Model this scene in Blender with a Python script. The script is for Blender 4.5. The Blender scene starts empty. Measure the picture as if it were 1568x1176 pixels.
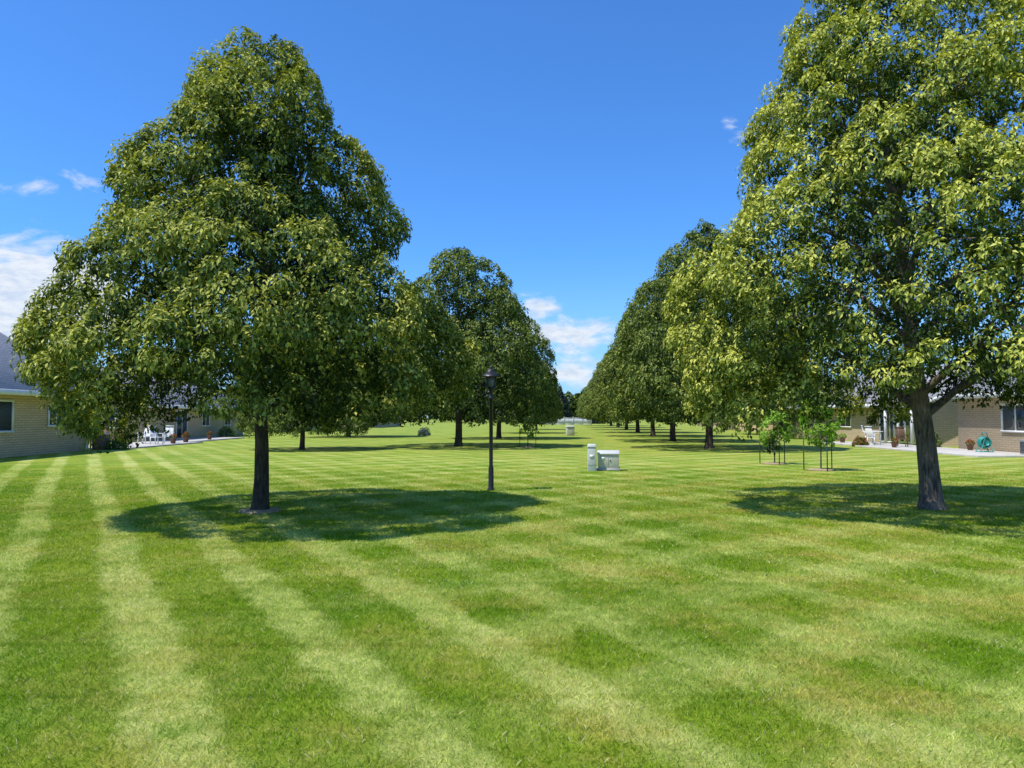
import bpy, math, numpy as np
from mathutils import Vector
R=math.radians
scene=bpy.context.scene
scene.view_settings.view_transform='Standard'
scene.view_settings.look='None'
scene.view_settings.exposure=0

# ---------------------------------------------------------------- node helpers
class NT:
    def __init__(s,nt): s.nt=nt; s.n=nt.nodes; s.l=nt.links
    def node(s,t,**k):
        x=s.n.new(t)
        for a,b in k.items(): setattr(x,a,b)
        return x
    def put(s,sock,v):
        if hasattr(v,'is_output') or isinstance(v,bpy.types.NodeSocket): s.l.new(v,sock)
        else: sock.default_value=v
    def math(s,op,a,b=0.0,c=None,clamp=False):
        x=s.node('ShaderNodeMath',operation=op,use_clamp=clamp)
        s.put(x.inputs[0],a); s.put(x.inputs[1],b)
        if c is not None: s.put(x.inputs[2],c)
        return x.outputs[0]
    def mix(s,f,a,b,blend='MIX'):
        x=s.node('ShaderNodeMix',data_type='RGBA',blend_type=blend)
        s.put(x.inputs[0],f); s.put(x.inputs[6],a); s.put(x.inputs[7],b)
        return x.outputs[2]
    def noise(s,vec,scale,detail=2,rough=0.5,dist=0.0):
        x=s.node('ShaderNodeTexNoise'); 
        if vec is not None: s.put(x.inputs['Vector'],vec)
        x.inputs['Scale'].default_value=scale; x.inputs['Detail'].default_value=detail
        x.inputs['Roughness'].default_value=rough; x.inputs['Distortion'].default_value=dist
        return x.outputs[0]
    def smooth(s,v,a,b,to0=0.0,to1=1.0):
        x=s.node('ShaderNodeMapRange',interpolation_type='SMOOTHSTEP')
        s.put(x.inputs[0],v); x.inputs[1].default_value=a; x.inputs[2].default_value=b
        x.inputs[3].default_value=to0; x.inputs[4].default_value=to1
        return x.outputs[0]
    def comb(s,x,y,z):
        n=s.node('ShaderNodeCombineXYZ'); s.put(n.inputs[0],x); s.put(n.inputs[1],y); s.put(n.inputs[2],z); return n.outputs[0]
    def sep(s,v):
        n=s.node('ShaderNodeSeparateXYZ'); s.put(n.inputs[0],v); return n.outputs
def C(r,g,b): return (r,g,b,1.0)

def newmat(name):
    m=bpy.data.materials.new(name); m.use_nodes=True
    t=NT(m.node_tree); b=m.node_tree.nodes['Principled BSDF']
    return m,t,b
def plain(name,col,rough=0.6,noise=0.12,scale=6,metal=0.0,bump=0.0):
    m,t,b=newmat(name)
    tc=t.node('ShaderNodeTexCoord').outputs['Object']
    n=t.noise(tc,scale,4,0.6)
    f=t.smooth(n,0.3,0.7)
    t.put(b.inputs['Base Color'],t.mix(f,C(*[c*(1-noise) for c in col]),C(*[min(1,c*(1+noise)) for c in col])))
    b.inputs['Roughness'].default_value=rough; b.inputs['Metallic'].default_value=metal
    if bump>0:
        bp=t.node('ShaderNodeBump'); bp.inputs['Strength'].default_value=bump; bp.inputs['Distance'].default_value=0.02
        t.put(bp.inputs['Height'],t.noise(tc,scale*6,4,0.7)); t.put(b.inputs['Normal'],bp.outputs[0])
    return m

# ---------------------------------------------------------------- lawn colour
def lawn_color(t, pos):
    s=t.sep(pos); x,y=s[0],s[1]
    pos2=t.comb(x,y,0.0)
    w=t.math('MULTIPLY',t.math('SUBTRACT',t.noise(pos2,0.14,1),0.5),0.45)
    w2=t.math('MULTIPLY',t.math('SUBTRACT',t.noise(pos2,2.6,4,0.75),0.5),0.42)
    ww=t.math('ADD',w,w2)
    u=t.math('ADD',t.math('ADD',t.math('MULTIPLY',x,0.868),t.math('MULTIPLY',y,0.496)),ww)
    v=t.math('ADD',t.math('ADD',t.math('MULTIPLY',x,-0.56),t.math('MULTIPLY',y,0.828)),t.math('MULTIPLY',ww,1.5))
    s1=t.math('COSINE',t.math('MULTIPLY',t.math('SUBTRACT',u,0.42),2*math.pi/1.10))
    s2=t.math('COSINE',t.math('MULTIPLY',t.math('SUBTRACT',v,0.5),2*math.pi/1.45))
    a1=t.smooth(s1,-0.05,0.8); a2=t.smooth(s2,-0.4,0.8)
    # where each mowing pass shows
    m1=t.math('MULTIPLY',t.smooth(u,1.9,4.5,0.95,0.50),t.smooth(y,16,36,1.0,0.72))
    m2=t.math('MULTIPLY',t.smooth(u,1.2,3.6,0.12,0.52),t.smooth(y,26,60,1.0,0.6))
    pat=t.math('ADD',0.30,t.math('MULTIPLY',t.smooth(t.noise(pos2,0.55,4,0.75),0.34,0.60),0.85))
    st=t.math('MULTIPLY',t.math('ADD',t.math('MULTIPLY',a1,m1),t.math('MULTIPLY',a2,m2)),pat,clamp=True)
    big=t.smooth(t.noise(pos2,0.33,4,0.70),0.38,0.64)
    dark=t.mix(big,C(0.228,0.368,0.019),C(0.385,0.480,0.043))
    light=t.mix(big,C(0.60,0.67,0.175),C(0.70,0.72,0.240))
    col=t.mix(st,dark,light)
    # dry, yellowish areas
    dn=t.smooth(t.noise(pos2,0.7,5,0.78),0.46,0.66)
    dx=t.smooth(x,-3.5,3.5,0.38,0.72)
    col=t.mix(t.math('MULTIPLY',dn,dx),col,C(0.64,0.54,0.135))
    # lush spots
    ln=t.smooth(t.noise(pos2,0.9,3,0.7),0.58,0.74)
    col=t.mix(t.math('MULTIPLY',ln,0.5),col,C(0.19,0.44,0.028))
    # fine mottling
    f=t.noise(pos2,8.0,4,0.8)
    col=t.mix(1.0,col,t.mix(t.smooth(f,0.30,0.70),C(0.76,0.81,0.62),C(1.18,1.15,1.24)),'MULTIPLY')
    return col

def make_ground_mat():
    m,t,b=newmat('lawn')
    pos=t.node('ShaderNodeNewGeometry').outputs['Position']
    col=lawn_color(t,pos)
    s=t.sep(pos)
    p2=t.comb(s[0],s[1],0.0)
    fine=t.noise(p2,55,3,0.75)
    col=t.mix(1.0,col,t.mix(t.smooth(fine,0.3,0.7),C(0.60,0.63,0.55),C(1.12,1.12,1.1)),'MULTIPLY')
    # ground colour is darker close by, where real blades stand on it
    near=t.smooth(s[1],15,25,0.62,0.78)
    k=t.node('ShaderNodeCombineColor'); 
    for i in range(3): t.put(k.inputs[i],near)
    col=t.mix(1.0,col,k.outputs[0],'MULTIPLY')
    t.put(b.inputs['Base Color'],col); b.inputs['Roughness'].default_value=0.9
    b.inputs['Specular IOR Level'].default_value=0.15
    bp=t.node('ShaderNodeBump'); bp.inputs['Strength'].default_value=0.5; bp.inputs['Distance'].default_value=0.03
    t.put(bp.inputs['Height'],fine); t.put(b.inputs['Normal'],bp.outputs[0])
    return m
def make_blade_mat():
    m=bpy.data.materials.new('grass_blades'); m.use_nodes=True
    nt=m.node_tree; t=NT(nt); nt.nodes.clear()
    pos=t.node('ShaderNodeNewGeometry').outputs['Position']
    col=lawn_color(t,pos)
    at=t.node('ShaderNodeAttribute',attribute_name='tint').outputs['Fac']
    mul=t.mix(at,C(0.64,0.78,0.44),C(1.45,1.32,1.46))
    col=t.mix(1.0,col,mul,'MULTIPLY')
    col=t.mix(t.math('GREATER_THAN',at,0.95),col,C(0.80,0.70,0.36))
    d=t.node('ShaderNodeBsdfDiffuse'); t.put(d.inputs[0],col)
    tr=t.node('ShaderNodeBsdfTranslucent'); t.put(tr.inputs[0],col)
    mx=t.node('ShaderNodeMixShader'); mx.inputs[0].default_value=0.36
    t.l.new(d.outputs[0],mx.inputs[1]); t.l.new(tr.outputs[0],mx.inputs[2])
    o=t.node('ShaderNodeOutputMaterial'); t.l.new(mx.outputs[0],o.inputs[0])
    return m

def leaf_mat(name,dark,mid,light,trans=0.15,gloss=0.025):
    m=bpy.data.materials.new(name); m.use_nodes=True
    nt=m.node_tree; t=NT(nt); nt.nodes.clear()
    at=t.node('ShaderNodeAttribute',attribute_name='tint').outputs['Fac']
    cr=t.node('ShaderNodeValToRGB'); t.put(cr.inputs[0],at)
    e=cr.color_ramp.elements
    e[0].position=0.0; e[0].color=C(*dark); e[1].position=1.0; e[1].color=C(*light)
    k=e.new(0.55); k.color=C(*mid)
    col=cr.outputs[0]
    d=t.node('ShaderNodeBsdfDiffuse'); t.put(d.inputs[0],col)
    tr=t.node('ShaderNodeBsdfTranslucent'); t.put(tr.inputs[0],t.mix(1.0,col,C(1.5,1.6,0.6),'MULTIPLY'))
    mx=t.node('ShaderNodeMixShader'); mx.inputs[0].default_value=trans
    t.l.new(d.outputs[0],mx.inputs[1]); t.l.new(tr.outputs[0],mx.inputs[2])
    g=t.node('ShaderNodeBsdfGlossy'); g.inputs['Roughness'].default_value=0.55
    mx2=t.node('ShaderNodeMixShader'); mx2.inputs[0].default_value=gloss
    t.l.new(mx.outputs[0],mx2.inputs[1]); t.l.new(g.outputs[0],mx2.inputs[2])
    o=t.node('ShaderNodeOutputMaterial'); t.l.new(mx2.outputs[0],o.inputs[0])
    return m

def bark_mat(name,c1,c2):
    m,t,b=newmat(name)
    tc=t.node('ShaderNodeTexCoord').outputs['Object']
    mp=t.node('ShaderNodeMapping'); t.put(mp.inputs[0],tc); mp.inputs['Scale'].default_value=(14,14,2.2)
    n=t.noise(mp.outputs[0],2.2,6,0.7,0.6)
    n2=t.noise(tc,2.0,3)
    col=t.mix(t.smooth(n,0.36,0.62),C(*c1),C(*c2))
    col=t.mix(t.math('MULTIPLY',t.smooth(n2,0.45,0.65),0.4),col,C(c2[0]*1.25,c2[1]*1.3,c2[2]*1.2))
    t.put(b.inputs['Base Color'],col); b.inputs['Roughness'].default_value=0.95
    bp=t.node('ShaderNodeBump'); bp.inputs['Strength'].default_value=1.0; bp.inputs['Distance'].default_value=0.03
    t.put(bp.inputs['Height'],n); t.put(b.inputs['Normal'],bp.outputs[0])
    return m

def brick_mat(name,a,b_,mortar,bw=0.42,bh=0.1):
    m,t,b=newmat(name)
    tc=t.node('ShaderNodeTexCoord').outputs['Object']
    s=t.sep(tc)
    v=t.comb(t.math('ADD',s[0],s[1]),s[2],0.0)
    br=t.node('ShaderNodeTexBrick'); t.put(br.inputs['Vector'],v)
    br.inputs['Color1'].default_value=C(*a); br.inputs['Color2'].default_value=C(*b_); br.inputs['Mortar'].default_value=C(*mortar)
    br.inputs['Scale'].default_value=1.0; br.inputs['Brick Width'].default_value=bw; br.inputs['Row Height'].default_value=bh
    br.inputs['Mortar Size'].default_value=0.012
    n=t.noise(tc,1.3,4,0.6)
    col=t.mix(1.0,br.outputs['Color'],t.mix(n,C(0.82,0.82,0.82),C(1.15,1.13,1.1)),'MULTIPLY')
    t.put(b.inputs['Base Color'],col); b.inputs['Roughness'].default_value=0.9
    bp=t.node('ShaderNodeBump'); bp.inputs['Strength'].default_value=0.5; bp.inputs['Distance'].default_value=0.01; bp.invert=True
    t.put(bp.inputs['Height'],br.outputs['Fac']); t.put(b.inputs['Normal'],bp.outputs[0])
    return m

M={}
M['lawn']=make_ground_mat(); M['blade']=make_blade_mat()
M['leaf']=leaf_mat('linden_leaves',(0.016,0.033,0.005),(0.092,0.145,0.015),(0.60,0.58,0.11))
M['leafr']=leaf_mat('linden_leaves_flowering',(0.021,0.042,0.006),(0.124,0.182,0.018),(0.70,0.68,0.13))
M['leaf2']=leaf_mat('linden_leaves_lush',(0.016,0.032,0.006),(0.080,0.128,0.016),(0.36,0.39,0.075))
M['sapl']=leaf_mat('sapling_leaves',(0.10,0.20,0.02),(0.25,0.42,0.04),(0.42,0.55,0.08),0.35)
M['needle']=leaf_mat('spruce_needles',(0.012,0.026,0.016),(0.03,0.055,0.032),(0.06,0.095,0.06),0.05,0.03)
M['blue']=leaf_mat('blue_spruce_needles',(0.04,0.07,0.07),(0.09,0.15,0.15),(0.18,0.26,0.27),0.05,0.03)
M['redflower']=leaf_mat('red_flowers',(0.04,0.10,0.015),(0.10,0.16,0.02),(0.75,0.05,0.04),0.2)
M['shrub']=leaf_mat('shrub_leaves',(0.03,0.07,0.015),(0.10,0.18,0.03),(0.25,0.33,0.07),0.2)
M['bark']=bark_mat('bark_dark',(0.024,0.018,0.013),(0.090,0.068,0.050))
M['bark2']=bark_mat('bark_grey',(0.060,0.044,0.035),(0.24,0.19,0.155))
M['soil']=plain('bare_soil',(0.40,0.29,0.17),0.95,0.3,14,bump=0.6)
M['black']=plain('black_painted_metal',(0.018,0.018,0.02),0.38,0.15,8)
M['lglass']=plain('frosted_glass',(0.22,0.23,0.23),0.2,0.05,5)
M['white']=plain('white_paint',(0.78,0.78,0.76),0.5,0.05,4)
M['fence']=plain('weathered_white_vinyl',(0.60,0.60,0.58),0.6,0.1,1)
M['glass']=plain('window_glass',(0.045,0.055,0.065),0.06,0.3,1.2)
M['util']=plain('utility_tan',(0.56,0.54,0.43),0.5,0.08,5)
M['utiltop']=plain('utility_light_grey',(0.60,0.61,0.56),0.5,0.07,5)
M['wall']=brick_mat('tan_brick',(0.76,0.56,0.32),(0.68,0.49,0.28),(0.44,0.31,0.19))
M['wall2']=brick_mat('buff_brick',(0.58,0.46,0.31),(0.51,0.40,0.26),(0.37,0.29,0.20))
M['roof']=brick_mat('grey_shingles',(0.38,0.38,0.40),(0.30,0.30,0.32),(0.20,0.20,0.22),0.3,0.09)
M['concrete']=plain('concrete',(0.52,0.49,0.44),0.9,0.12,2,bump=0.2)
M['teal']=plain('teal_plastic',(0.02,0.26,0.22),0.4,0.1,5)
M['steel']=plain('grey_metal',(0.32,0.33,0.33),0.45,0.1,8,metal=0.3)
M['stake']=plain('green_steel_stake',(0.03,0.05,0.035),0.6,0.2,10)
M['terra']=plain('brown_pot',(0.16,0.085,0.055),0.8,0.15,8)
M['brownwood']=plain('brown_wood',(0.14,0.075,0.04),0.7,0.25,9)
M['redbrick']=brick_mat('dark_red_brick',(0.20,0.07,0.05),(0.15,0.06,0.045),(0.2,0.17,0.15),0.22,0.07)

# ---------------------------------------------------------------- mesh builder
class MB:
    def __init__(s): s.v=[]; s.f=[]; s.m=[]; s.mats=[]
    def mi(s,mat):
        if mat not in s.mats: s.mats.append(mat)
        return s.mats.index(mat)
    def add(s,vs,fs,mat):
        o=len(s.v); k=s.mi(mat); s.v+= [tuple(p) for p in vs]
        for f in fs: s.f.append(tuple(i+o for i in f)); s.m.append(k)
    def box(s,x0,x1,y0,y1,z0,z1,mat,tx=0,ty=0):
        v=[(x0,y0,z0),(x1,y0,z0),(x1,y1,z0),(x0,y1,z0),(x0+tx,y0+ty,z1),(x1-tx,y0+ty,z1),(x1-tx,y1-ty,z1),(x0+tx,y1-ty,z1)]
        s.add(v,[(0,3,2,1),(4,5,6,7),(0,1,5,4),(1,2,6,5),(2,3,7,6),(3,0,4,7)],mat)
    def tube(s,pts,rad,mat,n=10,cap=True):
        vs=[];fs=[]
        P=[Vector(p) for p in pts]
        for i,p in enumerate(P):
            d=(P[min(i+1,len(P)-1)]-P[max(i-1,0)]).normalized()
            a=d.cross(Vector((0,1,0.01))); 
            if a.length<0.1: a=d.cross(Vector((1,0,0)))
            a.normalize(); b=d.cross(a)
            for k in range(n):
                t=2*math.pi*k/n; vs.append(p+(a*math.cos(t)+b*math.sin(t))*rad[i])
        for i in range(len(P)-1):
            for k in range(n):
                k2=(k+1)%n; fs.append((i*n+k,i*n+k2,(i+1)*n+k2,(i+1)*n+k))
        if cap:
            fs.append(tuple(range(n))); fs.append(tuple((len(P)-1)*n+k for k in range(n))[::-1])
        s.add(vs,fs,mat)
    def lathe(s,c,prof,mat,n=16,rot=0.0):
        vs=[];fs=[]
        for (r,z) in prof:
            for k in range(n):
                t=2*math.pi*k/n+rot; vs.append((c[0]+r*math.cos(t),c[1]+r*math.sin(t),c[2]+z))
        for i in range(len(prof)-1):
            for k in range(n):
                k2=(k+1)%n; fs.append((i*n+k,i*n+k2,(i+1)*n+k2,(i+1)*n+k))
        fs.append(tuple(range(n))[::-1]); fs.append(tuple((len(prof)-1)*n+k for k in range(n)))
        s.add(vs,fs,mat)
    def obj(s,name,loc=(0,0,0),rz=0.0,parent=None,smooth=False,bevel=0.0,quads=None):
        me=s.mesh(name,quads)
        ob=bpy.data.objects.new(name,me); scene.collection.objects.link(ob)
        ob.location=loc; ob.rotation_euler=(0,0,rz)
        if parent: ob.parent=parent
        if smooth:
            for p in me.polygons: p.use_smooth=True
        if bevel>0:
            bm=ob.modifiers.new('bevel','BEVEL'); bm.width=bevel; bm.segments=2; bm.limit_method='ANGLE'
        return ob
    def mesh(s,name,quads=None):
        """quads: (verts Nx4x3, tint N, material) leaf faces appended to the built geometry"""
        V=np.array(s.v,dtype=np.float32).reshape(-1,3)
        sizes=[len(f) for f in s.f]; loops=[i for f in s.f for i in f]
        mats=list(s.m); tint=np.zeros(len(s.f),dtype=np.float32)
        sizes=np.array(sizes,dtype=np.int32); loops=np.array(loops,dtype=np.int32); mats=np.array(mats,dtype=np.int32)
        nwood=len(sizes)
        for q in (quads or []):
            qv,qt,qm=q; N,K=qv.shape[0],qv.shape[1]
            k=s.mi(qm); o=len(V)
            V=np.concatenate([V,qv.reshape(-1,3).astype(np.float32)])
            loops=np.concatenate([loops,np.arange(N*K,dtype=np.int32)+o])
            sizes=np.concatenate([sizes,np.full(N,K,dtype=np.int32)])
            mats=np.concatenate([mats,np.full(N,k,dtype=np.int32)])
            tint=np.concatenate([tint,qt.astype(np.float32)])
        me=bpy.data.meshes.new(name)
        me.vertices.add(len(V)); me.vertices.foreach_set('co',V.ravel())
        me.loops.add(len(loops)); me.loops.foreach_set('vertex_index',loops)
        me.polygons.add(len(sizes))
        st=np.concatenate([[0],np.cumsum(sizes)[:-1]]).astype(np.int32)
        me.polygons.foreach_set('loop_start',st); me.polygons.foreach_set('loop_total',sizes)
        me.polygons.foreach_set('material_index',mats)
        if quads:
            a=me.attributes.new('tint','FLOAT','FACE'); a.data.foreach_set('value',tint)
            sm=np.zeros(len(sizes),dtype=bool); sm[:nwood]=True
            me.polygons.foreach_set('use_smooth',sm)
        for m in s.mats: me.materials.append(m)
        me.update(calc_edges=True); me.validate()
        return me
def empty(name,loc=(0,0,0),rz=0.0):
    e=bpy.data.objects.new(name,None); scene.collection.objects.link(e); e.location=loc; e.rotation_euler=(0,0,rz)
    e.empty_display_size=0.3
    return e

# ---------------------------------------------------------------- foliage
def unit(a): return a/np.maximum(np.linalg.norm(a,axis=-1,keepdims=True),1e-6)
def leaf_quads(rng,c,nrm,L,W,droop=1.0):
    N=len(c)
    down=np.array([0,0,-1.0])
    a=down*droop+0.55*nrm+rng.normal(0,0.5,(N,3))
    a=a-nrm*np.sum(a*nrm,axis=1,keepdims=True); a=unit(a)
    b=np.cross(nrm,a)
    s=rng.uniform(0.7,1.25,(N,1)); l=L*s; w=W*s*rng.uniform(0.8,1.2,(N,1))
    q=np.stack([c-a*l*0.5, c-a*l*0.08+b*w*0.5+nrm*w*0.15, c+a*l*0.55-nrm*l*0.08, c-a*l*0.08-b*w*0.5+nrm*w*0.15],axis=1)
    return q
def clumps(rng,cen,out,m,rad,L,W,bract=0.2,base=None):
    n=len(cen)
    d=rng.normal(0,1,(n,m,3))
    d=unit(d)+out[:,None,:]*0.65+np.array([0,0,0.35]); d=unit(d)
    rr=(rad*rng.uniform(0.65,1.35,(n,1,1)))*rng.uniform(0.35,1.0,(n,m,1))**0.6
    p=cen[:,None,:]+d*rr*np.array([1,1,0.95])
    # drooping fringe: leaves on the outside of a shoot hang lower
    hor=np.linalg.norm(d[...,:2],axis=-1,keepdims=True)
    p=p-np.array([0,0,1.0])*rr*0.55*hor**2
    nr=unit(d+rng.normal(0,0.36,(n,m,3))+np.array([0,0,0.3]))
    ct=rng.normal(0,0.13,(n,1))
    if base is not None: ct=ct+base[:,None]
    t=0.34+ct+rng.normal(0,0.12,(n,m))+0.26*d[...,2]  # painted light: upper leaves of each clump get a brighter tint
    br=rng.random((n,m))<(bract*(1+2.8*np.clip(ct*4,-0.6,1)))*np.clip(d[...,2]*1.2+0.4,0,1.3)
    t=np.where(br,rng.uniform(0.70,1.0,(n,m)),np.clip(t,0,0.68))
    q=leaf_quads(rng,p.reshape(-1,3),nr.reshape(-1,3),L,W)
    return q,t.reshape(-1)

def crown(rng,zs,RL,RR,ncl,m,L,W,rad=0.24,nlobe=75,lobe=0.85,amp=0.3,zb=1.5,bract=0.2,ysc=1.0,lean=0.0,cx=0.0,inner=0.34,nmini=700,mini=0.34,mamp=0.16,droops=()):
    zs=np.array(zs);RL=np.array(RL);RR=np.array(RR)
    def env(th,z):
        w=(1+np.cos(th))/2
        rl=np.interp(z,zs,RL); rr=np.interp(z,zs,RR)
        side=(rl*(1-w)+rr*w)
        av=0.5*(rl+rr)*ysc
        s2=np.sin(th)**2
        return side*(1-s2)+ (0.5*side+0.5*av)*s2
    def samp(n):
        out=np.zeros((0,2))
        while len(out)<n:
            zz=rng.uniform(zs[0],zs[-1],n*2); tt=rng.uniform(0,2*np.pi,n*2)
            e=env(tt,zz); k=rng.random(n*2)<(e+0.25)/(max(RL.max(),RR.max())+0.25)
            out=np.concatenate([out,np.stack([tt,zz],1)[k]])
        return out[:n]
    def P3(s,extra=0):
        e=env(s[:,0],s[:,1])+extra
        return np.stack([e*np.cos(s[:,0]),e*np.sin(s[:,0]),s[:,1]],1)
    lp=P3(samp(nlobe)); lr=lobe*rng.uniform(0.75,1.3,nlobe)
    mp=P3(samp(nmini)); 
    s=samp(ncl); th,z=s[:,0],s[:,1]; e=env(th,z)
    p=P3(s)
    dm=(np.linalg.norm(p[:,None,:]-lp[None],axis=2)/lr[None]).min(axis=1)
    d2=(np.linalg.norm(p[:,None,:]-mp[None],axis=2)/mini).min(axis=1)
    disp=amp*np.clip(1.0-dm**2*1.1,-1.0,1.0)+mamp*np.clip(1-d2**2,-1.3,1)
    sh=rng.random(ncl)<inner
    f=np.where(sh,rng.uniform(0.3,0.90,ncl),1.0-np.abs(rng.normal(0,0.03,ncl)))
    keep=(~((dm>1.05)&(~sh)&(rng.random(ncl)<0.65)))
    keep&=(~((d2>0.9)&(~sh)&(rng.random(ncl)<0.65)))
    r=np.maximum((e+disp)*f,0.05)
    zbot=zb+0.28*np.sin(3*th+1.0)+0.20*np.sin(7*th+2.0)+0.4*(1-f)
    for (ta,tw,dz) in droops:
        dd=np.angle(np.exp(1j*(th-ta))); zbot=zbot-dz*np.exp(-(dd/tw)**2)*f
    keep&=(z>zbot)
    c=np.stack([cx+lean*z+r*np.cos(th),r*np.sin(th),z+rng.normal(0,0.05,ncl)],1)[keep]
    up=np.clip((z-zs[0])/(zs[-1]-zs[0]),0,1)
    out=unit(np.stack([np.cos(th),np.sin(th),-0.15+1.1*up],1))[keep]
    base=(np.clip(1-d2,-0.5,0.6)*0.36+np.clip(1-dm,-0.4,0.6)*0.24-np.where(sh,0.28,0))[keep]  # painted shade: inner and gap clumps tinted darker, lobe centres brighter
    return clumps(rng,c,out,m,rad,L,W,bract,base),env

def wood(mb,rng,mat,H,r0,env,zs,nl=18,top=(0,0),lean=0.0,first=1.6,fr=0.80):
    pts=[];rad=[]
    hs=[0,0.06,0.2,0.6,1.2,1.7,2.5,H*0.45,H*0.65,H*0.9]
    for h in hs:
        pts.append((lean*h+0.03*math.sin(h*1.7),0.03*math.cos(h*1.3)-0.03,h))
        k=1-0.85*(h/H)**0.9
        rad.append(r0*(k+ (0.45 if h==0 else 0.25 if h<0.1 else 0.08 if h<0.3 else 0)))
    pts[0]=(pts[0][0],pts[0][1],-0.05)
    mb.tube(pts,rad,mat,n=16)
    for i in range(nl):
        th=i*2.399+rng.uniform(-0.3,0.3)
        h0=first+ (H*0.72-first)*(i/nl)**1.1
        h1=min(h0+rng.uniform(0.7,2.0),H*0.95)
        e=float(env(np.array([th]),np.array([h1]))[0])*fr
        b=np.array([lean*h0,0,h0]); t_=np.array([lean*h1+e*math.cos(th),e*math.sin(th),h1])
        rr=r0*0.42*(1-0.6*h0/H); P=[];Q=[]
        for k in range(6):
            u=k/5; p=b*(1-u)+t_*u; p=p+np.array([0,0,0.28*e*math.sin(u*math.pi)*0.5])+rng.normal(0,0.04,3)*(k>0)
            P.append(tuple(p)); Q.append(rr*(1-0.8*u)+0.006)
        mb.tube(P,Q,mat,n=7)
        for j in range(3):
            p0=np.array(P[2+j])
            t2=th+rng.choice([-1,1])*rng.uniform(0.35,0.8)
            h2=p0[2]+rng.uniform(-0.1,1.0); e2=float(env(np.array([t2]),np.array([h2]))[0])*rng.uniform(0.6,0.8)
            q=np.array([lean*h2+e2*math.cos(t2),e2*math.sin(t2),h2])
            mid=(p0+q)/2+np.array([0,0,0.12])
            mb.tube([tuple(p0),tuple(mid),tuple(q)],[Q[2+j]*0.7,Q[2+j]*0.45,0.005],mat,n=5)

# --- front-left linden
rng=np.random.default_rng(11)
zsL=[1.0,1.5,2.1,2.9,3.7,4.2,4.5,5.15,6.0,6.7,7.25,7.75,8.15]
RL =[1.6,2.3,2.65,2.92,2.85,2.60,2.05,1.85,1.80,1.28,0.78,0.42,0.10]
RR =[1.0,2.1,3.05,3.20,2.90,2.50,2.15,1.80,1.42,0.98,0.42,0.22,0.10]
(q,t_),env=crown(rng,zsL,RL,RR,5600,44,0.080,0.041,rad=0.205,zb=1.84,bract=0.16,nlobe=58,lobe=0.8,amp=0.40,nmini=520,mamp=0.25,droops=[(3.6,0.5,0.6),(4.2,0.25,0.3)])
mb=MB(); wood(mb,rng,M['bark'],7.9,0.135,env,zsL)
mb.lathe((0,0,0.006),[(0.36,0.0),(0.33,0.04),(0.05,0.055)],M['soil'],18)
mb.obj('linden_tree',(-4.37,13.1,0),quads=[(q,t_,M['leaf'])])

# --- front-right linden
rng=np.random.default_rng(23)
zsR=[1.0,1.6,2.5,3.2,3.9,4.6,5.1,5.4,6.2,6.8,7.5,8.2,9.1,9.8,10.2]
RLr=[2.8,3.4,3.75,3.8,3.65,3.3,2.75,2.2,1.95,1.75,1.45,1.15,0.85,0.6,0.3]
RRr=[2.4,3.3,3.8,4.1,4.1,3.9,3.7,3.5,3.2,2.9,2.6,2.2,1.5,0.8,0.3]
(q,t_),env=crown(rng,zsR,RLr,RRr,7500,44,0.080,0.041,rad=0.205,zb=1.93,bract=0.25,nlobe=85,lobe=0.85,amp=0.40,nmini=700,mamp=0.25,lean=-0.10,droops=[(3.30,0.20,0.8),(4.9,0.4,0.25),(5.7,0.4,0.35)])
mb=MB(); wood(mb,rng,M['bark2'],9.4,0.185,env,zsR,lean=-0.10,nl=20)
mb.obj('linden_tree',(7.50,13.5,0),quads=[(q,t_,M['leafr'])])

# --- avenue lindens: meshes shared
avm=[]
for seed in (5,8,14):
    rng=np.random.default_rng(seed)
    zz=[0.9,1.5,2.3,3.3,4.5,5.7,7.0,8.2,9.4,10.4,10.8]
    a=np.array([3.0,3.9,4.3,4.4,4.15,3.7,3.15,2.5,1.8,1.0,0.35])
    k1=1+0.1*rng.normal(0,1,11)*0.6; k2=1+0.1*rng.normal(0,1,11)*0.6
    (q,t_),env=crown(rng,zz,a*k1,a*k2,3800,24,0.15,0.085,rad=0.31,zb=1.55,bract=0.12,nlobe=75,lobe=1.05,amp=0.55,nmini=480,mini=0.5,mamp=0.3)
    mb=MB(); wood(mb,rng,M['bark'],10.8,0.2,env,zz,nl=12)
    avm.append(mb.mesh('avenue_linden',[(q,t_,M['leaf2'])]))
def avenue(x,y,H,hw,i,rz):
    ob=bpy.data.objects.new('linden_tree',avm[i%3]); scene.collection.objects.link(ob)
    ob.location=(x,y,0); ob.rotation_euler=(0,0,rz); ob.scale=(hw/4.5,hw/4.5,H/11.0)
avenue(-3.0,42,11.2,4.7,0,0.3)
avenue(-1.0,57,11.2,4.3,1,1.9)
avenue(1.3,76,8.8,3.2,2,2.9)
avenue(3.2,98,8.0,3.0,0,4.0)
avenue(-10.6,38,6.6,3.0,2,1.0)
avenue(-13.5,62,9.0,4.2,1,0.6)
avenue(10.2,39,11.8,4.6,1,0.9)
avenue(10.9,51,11.6,4.5,2,2.2)
avenue(12.0,64,11.4,4.5,0,3.4)
avenue(13.2,79,11.0,4.7,1,5.0)
avenue(14.6,96,10.8,4.8,2,1.4)
avenue(16.2,115,10.6,5.2,0,0.2)
avenue(18.2,138,10.4,5.6,1,3.2)
avenue(25,70,9.5,4.2,2,0.7)
avenue(31,95,10.0,4.6,1,2.7)
avenue(-24,88,9.5,4.4,0,2.0)
avenue(-36,75,9.0,4.2,2,1.0)

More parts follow.
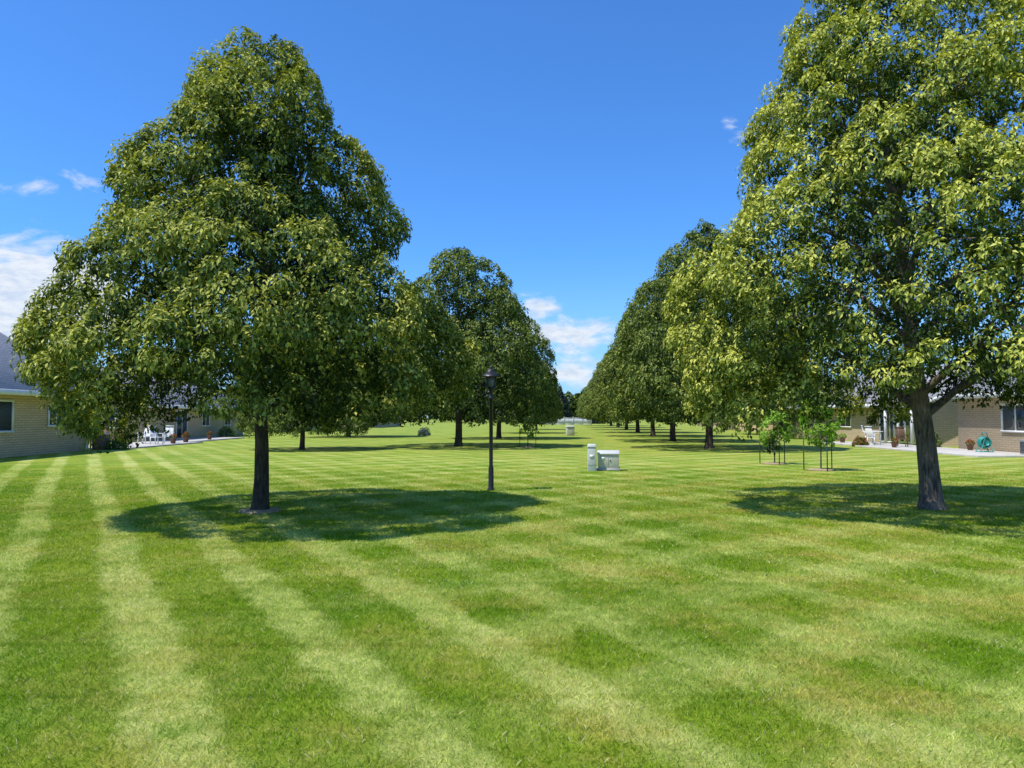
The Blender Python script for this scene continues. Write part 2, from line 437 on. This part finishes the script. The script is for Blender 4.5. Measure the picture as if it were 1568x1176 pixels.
# --- young trees with stakes
def sapling(x,y,H,seed,n):
    rng=np.random.default_rng(seed); mb=MB()
    mb.tube([(0,0,-0.02),(0.01,0,H*0.4),(-0.01,0.01,H*0.75),(0,0,H*0.97)],[0.024,0.019,0.012,0.004],M['bark2'],8)
    C0=[];O=[]
    for i in range(n):
        th=rng.uniform(0,6.28); h=H*rng.uniform(0.35,1.0); r=(0.46*math.sin(min(1,(h/H-0.25)/0.75)*math.pi*0.9)+0.06)*rng.uniform(0.4,1.15)
        p=(r*math.cos(th),r*math.sin(th),h); C0.append(p); O.append((math.cos(th),math.sin(th),0.2))
        mb.tube([(0,0,max(0.5,h-0.22)),(p[0]*0.6,p[1]*0.6,h-0.06),p],[0.008,0.005,0.002],M['bark2'],5)
    q,t=clumps(rng,np.array(C0),unit(np.array(O)),20,0.15,0.11,0.075,0.15)
    e=empty('young_tree',(x,y,0))
    mb.obj('stem_and_leaves',parent=e,quads=[(q,t,M['sapl'])])
    for k in range(3):
        a=k*2.094+0.5; sx,sy=0.5*math.cos(a),0.5*math.sin(a); s=MB()
        s.box(sx-0.016,sx+0.016,sy-0.003,sy+0.003,-0.05,1.05,M['stake'])
        s.box(sx-0.003,sx+0.003,sy+0.003,sy+0.028,-0.05,1.05,M['stake'])
        s.tube([(sx,sy,0.95),(sx*0.5,sy*0.5,0.9),(0.02*math.cos(a),0.02*math.sin(a),0.92)],[0.004]*3,M['stake'],5)
        s.obj('stake_%d'%(k+1),parent=e)
    s=MB(); s.lathe((0,0,0.004),[(0.42,0),(0.38,0.03),(0.05,0.05)],M['soil'],18); s.obj('mulch_ring',parent=e)
sapling(9.2,26.4,1.9,3,50)
sapling(9.55,23.3,2.3,4,95)
sapling(0.85,40.5,1.6,6,18)

# --- spruces
def spruce(x,y,H,rb,seed,mat,name='spruce_tree'):
    rng=np.random.default_rng(seed); mb=MB()
    mb.tube([(0,0,-0.05),(0,0,H*0.97)],[0.02*H,0.004*H],M['bark'],8)
    N=int(1500); h=1-np.sqrt(rng.random(N)); h=h*0.97+0.03
    tier=0.8+0.4*np.abs(np.sin(h*22)); r=rb*(1-h)*tier*rng.uniform(0.35,1.05,N)+0.02
    th=rng.uniform(0,6.283,N)
    c=np.stack([r*np.cos(th),r*np.sin(th),h*H-0.12*r],1)
    out=unit(np.stack([np.cos(th),np.sin(th),np.full(N,0.3)],1))
    q,t=clumps(rng,c,out,7,rb*0.14,rb*0.16,rb*0.06,0.05)
    mb.obj(name,(x,y,0),quads=[(q,t,mat)])
for i,(x,y,H) in enumerate([(8.8,165,10.2),(10.8,169,8.8),(5.2,170,8.6),(12.8,180,6.8),(19.5,178,8)]):
    spruce(x,y,H,H*0.30,40+i,M['needle'])

# --- distant treeline, one mass
rng=np.random.default_rng(77)
cs=[];os_=[]
for i in range(170):
    a=rng.uniform(-1,1); x=a*230; y=235-55*a*a+rng.uniform(-12,12); H=rng.uniform(6.5,11.0)+4*a*a; r=rng.uniform(3.5,6.5)
    n=120; d=unit(rng.normal(0,1,(n,3))); d[:,2]=np.abs(d[:,2])*1.0
    c=np.array([x,y,H*0.35])+d*np.array([r,r,H*0.65])*rng.uniform(0.75,1.05,(n,1))
    c[:,2]-=rng.uniform(0,1,n)**2*H*0.35
    cs.append(c); os_.append(d)
q,t=clumps(rng,np.concatenate(cs),np.concatenate(os_),8,0.9,1.1,0.8,0.04)
mb=MB(); mb.obj('distant_treeline',quads=[(q,t,M['leaf2'])])

# ---------------------------------------------------------------- ground & grass
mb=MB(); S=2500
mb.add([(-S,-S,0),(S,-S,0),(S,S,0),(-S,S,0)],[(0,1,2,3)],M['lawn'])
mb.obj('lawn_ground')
def grass_tile(seed,n,w,h):
    rng=np.random.default_rng(seed)
    x=rng.uniform(-0.53,0.53,n);y=rng.uniform(-0.53,0.53,n)
    th=rng.uniform(0,6.283,n); hh=h*rng.uniform(0.6,1.25,n); ww=w*rng.uniform(0.7,1.3,n)
    lx=rng.normal(0,0.6,n)*hh; ly=rng.normal(0,0.6,n)*hh
    z=np.zeros(n)-0.002
    a=np.stack([x-np.cos(th)*ww/2,y-np.sin(th)*ww/2,z],1)
    b=np.stack([x+np.cos(th)*ww/2,y+np.sin(th)*ww/2,z],1)
    m1=np.stack([x+lx*0.45+np.cos(th)*ww*0.38,y+ly*0.45+np.sin(th)*ww*0.38,hh*0.6],1)
    c=np.stack([x+lx,y+ly,hh],1)
    q=np.stack([a,b,m1,c],axis=1)
    t=np.clip(rng.normal(0.45,0.28,n),0,1)
    return MB().mesh('grass_tile',[(q,t,M['blade'])])
near=[grass_tile(i,5400,0.0044,0.026) for i in range(4)]
mid=[grass_tile(10+i,2700,0.0070,0.026) for i in range(3)]
far=[grass_tile(20+i,1200,0.011,0.026) for i in range(3)]
ge=empty('lawn_grass')
rng=np.random.default_rng(1); cnt=0
for yy in range(2,26):
    hw=int(0.74*yy+3)
    for xx in range(-hw,hw+1):
        lib=near if yy<8 else (mid if yy<15 else far)
        ob=bpy.data.objects.new('grass_patch_%d'%cnt,lib[int(rng.integers(len(lib)))]); cnt+=1
        scene.collection.objects.link(ob); ob.parent=ge
        ob.location=(xx,yy,0); ob.rotation_euler=(0,0,int(rng.integers(4))*math.pi/2)
        if yy>=18: ob.scale=(1,1,1-(yy-17)*0.1)

# ---------------------------------------------------------------- lamp post
e=empty('lamp_post',(-0.47,16.9,0))
mb=MB(); mb.lathe((0,0,0),[(0.085,-0.02),(0.085,0.03),(0.062,0.06),(0.058,0.5),(0.043,0.56),(0.043,2.02),(0.06,2.04),(0.06,2.09),(0.038,2.11),(0.038,2.22),(0.075,2.27),(0.075,2.30)],M['black'],20); mb.obj('pole',parent=e,smooth=False)
mb=MB()
mb.tube([(-0.16,0,1.95),(0.16,0,1.95)],[0.011,0.011],M['black'],8)
mb.obj('crossbar',parent=e)
mb=MB(); mb.lathe((0,0,2.30),[(0.095,0),(0.150,0.24)],M['lglass'],4,math.pi/4); mb.obj('glass',parent=e)
mb=MB()
for k in range(4):
    a=math.pi/4+k*math.pi/2
    mb.tube([(0.102*math.cos(a),0.102*math.sin(a),2.29),(0.160*math.cos(a),0.160*math.sin(a),2.55)],[0.014,0.014],M['black'],6)
mb.lathe((0,0,2.285),[(0.11,0),(0.115,0.03)],M['black'],4,math.pi/4)
mb.lathe((0,0,2.54),[(0.280,0.0),(0.275,0.025),(0.14,0.11),(0.11,0.13),(0.10,0.17),(0.03,0.20)],M['black'],4,math.pi/4)
mb.lathe((0,0,2.73),[(0.02,0),(0.03,0.02),(0.022,0.045),(0.004,0.07)],M['black'],10)
mb.obj('lantern_frame',parent=e)

# ---------------------------------------------------------------- utility boxes
e=empty('transformer_box',(2.98,23.3,0),R(-8))
mb=MB(); mb.box(-0.36,0.36,-0.3,0.3,0.0,0.07,M['concrete']); mb.obj('pad',parent=e)
mb=MB(); mb.box(-0.32,0.32,-0.26,0.26,0.07,0.50,M['util']); mb.obj('cabinet',parent=e,bevel=0.015)
mb=MB()
mb.add([(-0.34,-0.29,0.50),(0.34,-0.29,0.50),(0.34,0.28,0.50),(-0.34,0.28,0.50),(-0.34,-0.27,0.55),(0.34,-0.27,0.55),(0.34,0.26,0.61),(-0.34,0.26,0.61)],[(0,3,2,1),(4,5,6,7),(0,1,5,4),(1,2,6,5),(2,3,7,6),(3,0,4,7)],M['utiltop']); mb.obj('lid',parent=e,bevel=0.012)
mb=MB(); mb.box(-0.004,0.004,-0.266,-0.2605,0.09,0.49,M['steel']); mb.box(0.03,0.07,-0.28,-0.2605,0.30,0.35,M['steel']); mb.box(-0.24,-0.1,-0.264,-0.2605,0.32,0.42,M['white']); mb.obj('door_seam_and_lock',parent=e)
e=empty('utility_pedestal',(2.44,23.0,0),R(-6))
mb=MB(); mb.box(-0.14,0.14,-0.12,0.12,-0.02,0.72,M['utiltop'],0.015,0.01); mb.obj('body',parent=e,bevel=0.02)
mb=MB(); mb.box(-0.15,0.15,-0.13,0.13,0.72,0.82,M['utiltop'],0.03,0.03); mb.obj('cap',parent=e,bevel=0.02)
mb=MB(); mb.box(-0.06,0.06,-0.1265,-0.119,0.40,0.5,M['white']); mb.box(-0.13,0.13,-0.1285,-0.122,0.20,0.206,M['steel']); mb.obj('label',parent=e)
e=empty('utility_pedestal',(5.1,66,0),0.1)
mb=MB(); mb.box(-0.35,0.35,-0.3,0.3,0,0.75,M['util'],0.02,0.02); mb.obj('body',parent=e,bevel=0.03)
mb=MB(); mb.box(-0.38,0.38,-0.33,0.33,0.75,0.88,M['utiltop'],0.05,0.05); mb.obj('cap',parent=e,bevel=0.03)

# ---------------------------------------------------------------- white fence far away
mb=MB()
for i in range(6):
    x=6.8+i*1.8; mb.box(x-0.07,x+0.07,149.93,150.07,0,1.55,M['fence']); mb.box(x-0.1,x+0.1,149.9,150.1,1.55,1.62,M['fence'],0.04,0.04)
    if i<5:
        mb.box(x+0.07,x+1.73,149.97,150.03,0.1,0.25,M['fence']); mb.box(x+0.07,x+1.73,149.97,150.03,1.3,1.45,M['fence'])
        for k in range(10):
            px=x+0.09+k*0.164; mb.box(px,px+0.150,149.985,150.015,0.25,1.3,M['fence'])
mb.obj('white_fence')

# ---------------------------------------------------------------- houses
def house(name,loc,rz,L,W,wall,wins,doors=(),endwins=(),He=2.6,Hr=4.9,ov=0.55):
    e=empty(name,loc,rz)
    mb=MB()
    mb.add([(0,0,0),(0,L,0),(-W,L,0),(-W,0,0),(0,0,He),(0,L,He),(-W,L,He),(-W,0,He),(-W/2,0,Hr-0.15),(-W/2,L,Hr-0.15)],
        [(0,1,5,4),(2,3,7,6),(3,0,4,8,7),(1,2,6,9,5)],wall)
    mb.obj('walls',parent=e)
    mb=MB()
    sl=(Hr-He)/(W/2); ze=He-ov*sl; g=0.4; th=0.12
    for sx in (1,-1):
        xe=(ov if sx>0 else -W-ov); xr=-W/2
        v=[(xe,-g,ze),(xe,L+g,ze),(xr,L+g,Hr),(xr,-g,Hr)]
        v2=[(a,b,c+th) for a,b,c in v]
        mb.add(v+v2,[(0,1,2,3),(4,7,6,5),(0,4,5,1),(1,5,6,2),(3,7,4,0)],M['roof'])
    mb.obj('roof',parent=e)
    mb=MB()
    mb.box(ov+0.003,ov+0.11,-g,L+g,ze-0.10,ze+0.12,M['white'])
    mb.box(0.004,ov,-g+0.01,L+g-0.01,ze-0.06,ze-0.02,M['white'])
    mb.tube([(ov+0.05,L-0.3,ze-0.1),(0.06,L-0.3,ze-0.35),(0.06,L-0.3,0.1),(0.3,L-0.3,0.04)],[0.035]*4,M['white'],8)
    for yy in (-g-0.03,L+g):
        mb.add([(ov,yy,ze-0.1),(-W/2,yy,Hr-0.1),(-W/2,yy,Hr+th),(ov,yy,ze+th),(ov,yy+0.03,ze-0.1),(-W/2,yy+0.03,Hr-0.1),(-W/2,yy+0.03,Hr+th),(ov,yy+0.03,ze+th)],[(0,1,2,3),(7,6,5,4),(0,4,5,1),(3,2,6,7),(0,3,7,4)],M['white'])
        mb.add([(-W-ov,yy,ze-0.1),(-W/2,yy,Hr-0.1),(-W/2,yy,Hr+th),(-W-ov,yy,ze+th),(-W-ov,yy+0.03,ze-0.1),(-W/2,yy+0.03,Hr-0.1),(-W/2,yy+0.03,Hr+th),(-W-ov,yy+0.03,ze+th)],[(3,2,1,0),(4,5,6,7),(1,5,4,0),(7,6,2,3)],M['white'])
    mb.obj('gutter_and_trim',parent=e)
    def win(y0,y1,z0,z1,face,nm):
        g_=MB(); f=MB(); w=0.09
        def bx(B,a0,a1,z0,z1,d0,d1,m):
            if face=='x': B.box(d0,d1,a0,a1,z0,z1,m)
            else: B.box(a0,a1,-d1,-d0,z0,z1,m)
        bx(g_,y0+w,y1-w,z0+w,z1-w,0.004,0.015,M['glass'])
        bx(f,y0,y1,z1-w,z1,0.003,0.06,M['white']); bx(f,y0-0.03,y1+0.03,z0,z0+w,0.003,0.085,M['white'])
        bx(f,y0,y0+w,z0+w,z1-w,0.003,0.06,M['white']); bx(f,y1-w,y1,z0+w,z1-w,0.003,0.06,M['white'])
        ym=(y0+y1)/2; bx(f,ym-0.03,ym+0.03,z0+w,z1-w,0.016,0.05,M['white'])
        g_.obj(nm+'_glass',parent=e); f.obj(nm+'_frame',parent=e)
    for i,w in enumerate(wins): win(*w,'x','window_%d'%(i+1))
    for i,w in enumerate(doors): win(*w,'x','patio_door_%d'%(i+1))
    for i,w in enumerate(endwins): win(*w,'y0','end_window_%d'%(i+1))
    return e
house('tan_brick_house',(-19.7,12.0,0),R(2.5),25.0,9.5,M['wall'],[(16.6,18.9,1.0,2.35),(21.4,22.7,1.2,2.25),(9,10.8,0.95,2.2)],endwins=[(-6,-4,0.9,2.2)],He=2.95,Hr=5.8)
house('tan_brick_house',(-23.6,48,0),R(2.0),20,9.5,M['wall2'],[(10,11.6,0.9,2.2),(15,16.5,0.9,2.2)],doors=[(5.2,7.2,0.05,2.15)],endwins=[(-3.4,-1.6,0.9,2.1)])
house('tan_brick_house',(-25,80,0),R(-2),22,9.5,M['wall2'],[(6,7.6,0.9,2.2),(12,14,0.9,2.2)],endwins=[(-5,-3,0.9,2.2)])
house('tan_brick_house',(-21,112,0),R(-3),22,9.5,M['wall'],[(6,7.6,0.9,2.2),(12,14,0.9,2.2)],endwins=[(-5,-3,0.9,2.2)])
house('tan_brick_house',(22.3,37.6,0),R(180),23,9.5,M['wall2'],[(3.4,5.3,0.95,2.25),(11,13,0.95,2.25)],endwins=[],He=2.9,Hr=5.3)
house('tan_brick_house',(23.4,62,0),R(180),20,9.5,M['wall2'],[(4,5.6,0.9,2.2),(8.5,10.2,0.9,2.2)],doors=[(14.2,16.8,0.05,2.2)],endwins=[])
house('tan_brick_house',(27.5,98,0),R(178),24,9.5,M['wall'],[(4,5.6,0.9,2.2),(12,13.8,0.9,2.2)])
house('tan_brick_house',(33,134,0),R(176),24,9.5,M['wall2'],[(4,5.6,0.9,2.2),(12,13.8,0.9,2.2)])

e=empty('white_porch',(22.6,42.5,0))
mb=MB()
for yy in (0,1.5,3.0):
    mb.box(-0.07,0.07,yy-0.07,yy+0.07,0.1,2.35,M['white'])
mb.box(-0.09,0.09,-0.1,3.1,2.35,2.5,M['white']); mb.box(0.4,0.46,0.2,2.9,0.1,2.3,M['white']); mb.obj('posts_and_panel',parent=e)
mb=MB(); mb.box(0.385,0.398,0.5,1.4,0.2,2.1,M['glass']); mb.box(0.385,0.398,1.7,2.6,0.2,2.1,M['glass']); mb.obj('glazing',parent=e)
mb=MB(); mb.box(-0.3,0.9,-0.3,3.3,2.503,2.6,M['roof']); mb.obj('porch_roof',parent=e)

def slab(x0,x1,y0,y1,name='concrete_patio',h=0.08):
    mb=MB(); mb.box(x0,x1,y0,y1,-0.05,h,M['concrete']); mb.obj(name,bevel=0.01)
slab(18.9,22.25,30.6,41.5); slab(19.3,22.45,41.9,48)
slab(-23.3,-19.5,38.2,47.5); slab(-23.45,-20.6,47.9,58)

# furniture --------------------------------------------------
def chair(x,y,rz,mat,name='patio_chair'):
    e=empty(name,(x,y,0.08),rz)
    mb=MB()
    for sx in (-0.26,0.22):
        mb.box(sx,sx+0.04,-0.25,-0.21,0,0.60,mat); mb.box(sx,sx+0.04,0.2,0.24,0,0.42,mat); 
        mb.box(sx-0.01,sx+0.05,-0.27,0.28,0.603,0.635,mat)
    mb.obj('legs_and_arms',parent=e)
    mb=MB(); mb.box(-0.22,0.22,-0.25,0.24,0.38,0.42,mat); mb.obj('seat',parent=e,bevel=0.01)
    mb=MB()
    for k in range(6):
        x0=-0.22+k*0.075
        mb.add([(x0,0.2,0.43),(x0+0.06,0.2,0.43),(x0+0.06,0.42,1.0),(x0,0.42,1.0),(x0,0.23,0.43),(x0+0.06,0.23,0.43),(x0+0.06,0.45,1.0),(x0,0.45,1.0)],[(0,1,2,3),(7,6,5,4),(0,3,7,4),(1,5,6,2),(3,2,6,7)],mat)
    mb.box(-0.24,0.24,0.38,0.46,1.0,1.05,mat)
    mb.obj('backrest',parent=e)
def pot(x,y,s,seed,fm,name='flower_pot',z=0.08):
    rng=np.random.default_rng(seed); mb=MB()
    mb.lathe((0,0,0),[(0.13*s,0),(0.19*s,0.3*s),(0.21*s,0.3*s),(0.21*s,0.35*s),(0.17*s,0.35*s)],M['terra'],16)
    n=40; d=unit(rng.normal(0,1,(n,3))); d[:,2]=np.abs(d[:,2])
    q,t=clumps(rng,np.array([0,0,0.38*s])+d*0.2*s,d,12,0.08*s,0.06*s,0.045*s,0.25)
    mb.obj(name,(x,y,z),quads=[(q,t,fm)])
def shrub(x,y,rx,h,seed,mat=None,name='shrub'):
    rng=np.random.default_rng(seed); n=160; d=unit(rng.normal(0,1,(n,3))); d[:,2]=np.abs(d[:,2])
    c=d*np.array([rx,rx,h])*rng.uniform(0.55,1.0,(n,1))
    mb=MB(); 
    for k in range(5):
        a=k*1.26; mb.tube([(0,0,-0.02),(rx*0.4*math.cos(a),rx*0.4*math.sin(a),h*0.7)],[0.02,0.006],M['bark'],5)
    q,t=clumps(rng,c,d,14,0.14,0.08,0.05,0.15); mb.obj(name,(x,y,0),quads=[(q,t,mat or M['shrub'])])
chair(-20.6,45.2,R(20),M['white']); chair(-21.6,44.2,R(-10),M['white']); chair(-20.3,43.0,R(60),M['white'])
chair(-20.7,39.6,R(20),M['brownwood']); chair(-21.7,39.4,R(-30),M['brownwood'])
def table(x,y,mat):
    e=empty('patio_table',(x,y,0.08)); mb=MB()
    mb.lathe((0,0,0.70),[(0.55,0),(0.56,0.02),(0.55,0.04)],mat,24); mb.obj('table_top',parent=e)
    mb=MB(); mb.lathe((0,0,0),[(0.25,0),(0.24,0.03),(0.035,0.05),(0.035,0.69)],mat,14); mb.obj('pedestal',parent=e)
table(-21.3,40.4,M['brownwood']); table(20.9,43.6,M['white'])
for i,(x,y,s) in enumerate([(-19.9,44.2,0.9),(-20.2,46.6,1.0),(-20.9,52,0.9)]): pot(x,y,s,i,M['redflower'])
for i,(x,y,s) in enumerate([(19.6,38.6,0.8),(20.2,46,0.9),(21.6,35.5,0.8)]): pot(x,y,s,10+i,M['redflower'] if i!=1 else M['sapl'])
chair(20.3,42.2,R(110),M['white']); chair(21.5,45.2,R(60),M['white']); chair(20.5,39.6,R(140),M['brownwood'])
shrub(-19.9,37.9,0.5,0.6,1); shrub(-22.9,60.5,0.8,0.9,2); shrub(20.6,49.5,0.9,0.9,3); shrub(19.3,41.7,0.4,0.5,4,M['redflower'],'flower_bush'); shrub(21.9,39.4,0.5,1.0,5); shrub(-18,70,1.0,1.0,6); shrub(21,56,0.9,1.0,8)
shrub(-7.7,66,0.55,0.75,9,M['blue'],'blue_spruce_shrub')
mb=MB(); mb.box(-20.95,-20.35,37.55,38.15,0,0.75,M['redbrick']); mb.box(-21.0,-20.3,37.5,38.2,0.75,0.82,M['concrete']); mb.obj('brick_pillar')

# hose reel
e=empty('hose_reel',(21.15,33.7,0.08),R(80))
mb=MB()
for sx in (-0.25,0.21):
    mb.box(sx,sx+0.04,-0.28,0.28,0.0,0.04,M['teal'])
    mb.tube([(sx+0.02,-0.24,0.04),(sx+0.02,0,0.85),(sx+0.02,0.24,0.04)],[0.022]*3,M['teal'],8)
mb.tube([(-0.25,0,0.85),(0.25,0,0.85)],[0.02,0.02],M['teal'],8)
mb.obj('frame',parent=e)
mb=MB()
for k,rr in enumerate([0.21,0.235,0.25,0.24,0.22]):
    xx=-0.14+k*0.07; P=[(xx,rr*math.cos(a),0.42+rr*math.sin(a)) for a in np.linspace(0,2*math.pi,25)]
    mb.tube(P,[0.035]*25,M['teal'],8,cap=False)
mb.tube([(-0.2,0,0.42),(0.2,0,0.42)],[0.14,0.14],M['teal'],14)
mb.obj('drum_and_hose',parent=e)
e=empty('air_conditioner',(21.6,31.2,0.08))
mb=MB(); mb.box(-0.34,0.34,-0.34,0.34,0,0.62,M['steel']); mb.obj('casing',parent=e,bevel=0.02)
mb=MB()
for k in range(8): mb.box(-0.352,-0.342,-0.30,0.30,0.08+k*0.06,0.11+k*0.06,M['black'])
mb.lathe((0,0,0.622),[(0.29,0),(0.29,0.02),(0.05,0.03)],M['black'],20); mb.obj('grille',parent=e)

# ---------------------------------------------------------------- sky, clouds
w=bpy.data.worlds.new('World'); scene.world=w; w.use_nodes=True
t=NT(w.node_tree); bg=w.node_tree.nodes['Background']
EL=R(63.0); hx,hy=-0.92,-0.39
sky=t.node('ShaderNodeTexSky',sky_type='NISHITA'); sky.sun_disc=False
sky.sun_elevation=EL; sky.sun_rotation=math.atan2(hx,hy); sky.air_density=1.0; sky.dust_density=0.3; sky.ozone_density=2.0
skc=t.mix(1.0,sky.outputs[0],C(0.74,1.52,2.50),'MULTIPLY')
d=t.node('ShaderNodeTexCoord').outputs['Generated']; s=t.sep(d)
az=t.math('ARCTAN2',s[0],s[1]); el=t.math('ARCSINE',s[2])
cv=t.comb(t.math('MULTIPLY',az,1.0),t.math('MULTIPLY',el,2.3),0.0)
blobs=[(-0.585,0.130,0.090,0.055,1.7),(-0.68,0.13,0.1,0.06,1.6),(0.058,0.110,0.080,0.022,1.15),(0.030,0.140,0.036,0.022,0.9),(0.11,0.10,0.04,0.014,1.0),(0.07,0.055,0.08,0.022,0.95),
 (-0.558,0.253,0.030,0.012,0.64),(-0.50,0.285,0.018,0.012,0.68),(-0.525,0.27,0.025,0.012,.60),(-0.61,0.25,0.02,0.01,.5),(0.30,0.345,0.020,0.010,0.76),(0.285,0.36,0.012,0.008,.64),(0.22,0.30,0.03,.01,.3),
 (1.6,0.3,0.3,0.07,0.9),(2.6,0.25,0.3,0.08,0.9),(-1.6,0.2,0.4,0.06,0.9),(0.85,0.12,0.12,0.03,0.9)]
acc=None
for (a,b,ra,rb,st) in blobs:
    dx=t.math('DIVIDE',t.math('SUBTRACT',az,a),ra); dy=t.math('DIVIDE',t.math('SUBTRACT',el,b),rb)
    r2=t.math('ADD',t.math('MULTIPLY',dx,dx),t.math('MULTIPLY',dy,dy))
    g=t.math('MULTIPLY',t.math('EXPONENT',t.math('MULTIPLY',r2,-0.7)),st)
    acc=g if acc is None else t.math('MAXIMUM',acc,g)
n1=t.noise(cv,17,7,0.62,0.4)
dens=t.smooth(t.math('ADD',acc,t.math('MULTIPLY',t.math('SUBTRACT',n1,0.5),2.6)),0.35,1.10)
dens=t.math('MULTIPLY',dens,t.smooth(acc,0.05,0.35))
n2=t.noise(cv,40,5,0.6)
ccol=t.mix(t.smooth(n2,0.3,0.65),C(7.2,8.4,10.4),C(10.2,10.7,11.3))
low=t.smooth(el,0.0,0.22,0.60,0.0)
base=t.mix(low,skc,C(4.6,7.4,10.8))
fin=t.mix(t.math('MULTIPLY',dens,0.94),base,ccol)
t.put(bg.inputs[0],fin); bg.inputs[1].default_value=0.086

sun=bpy.data.lights.new('sun','SUN'); sun.energy=5.0; sun.angle=R(0.5); sun.color=(1.0,0.955,0.87)
so=bpy.data.objects.new('sun',sun); scene.collection.objects.link(so)
v=Vector((hx*math.cos(EL),hy*math.cos(EL),math.sin(EL))); so.rotation_euler=v.to_track_quat('Z','Y').to_euler(); so.location=(-20,-10,40)

cam=bpy.data.cameras.new('camera'); cam.sensor_width=36; cam.lens=26.4; cam.clip_end=6000; cam.clip_start=0.05
co=bpy.data.objects.new('camera',cam); scene.collection.objects.link(co)
co.location=(0,0,1.65); co.rotation_euler=(R(92.5),0,0); scene.camera=co
print('tiles',cnt)
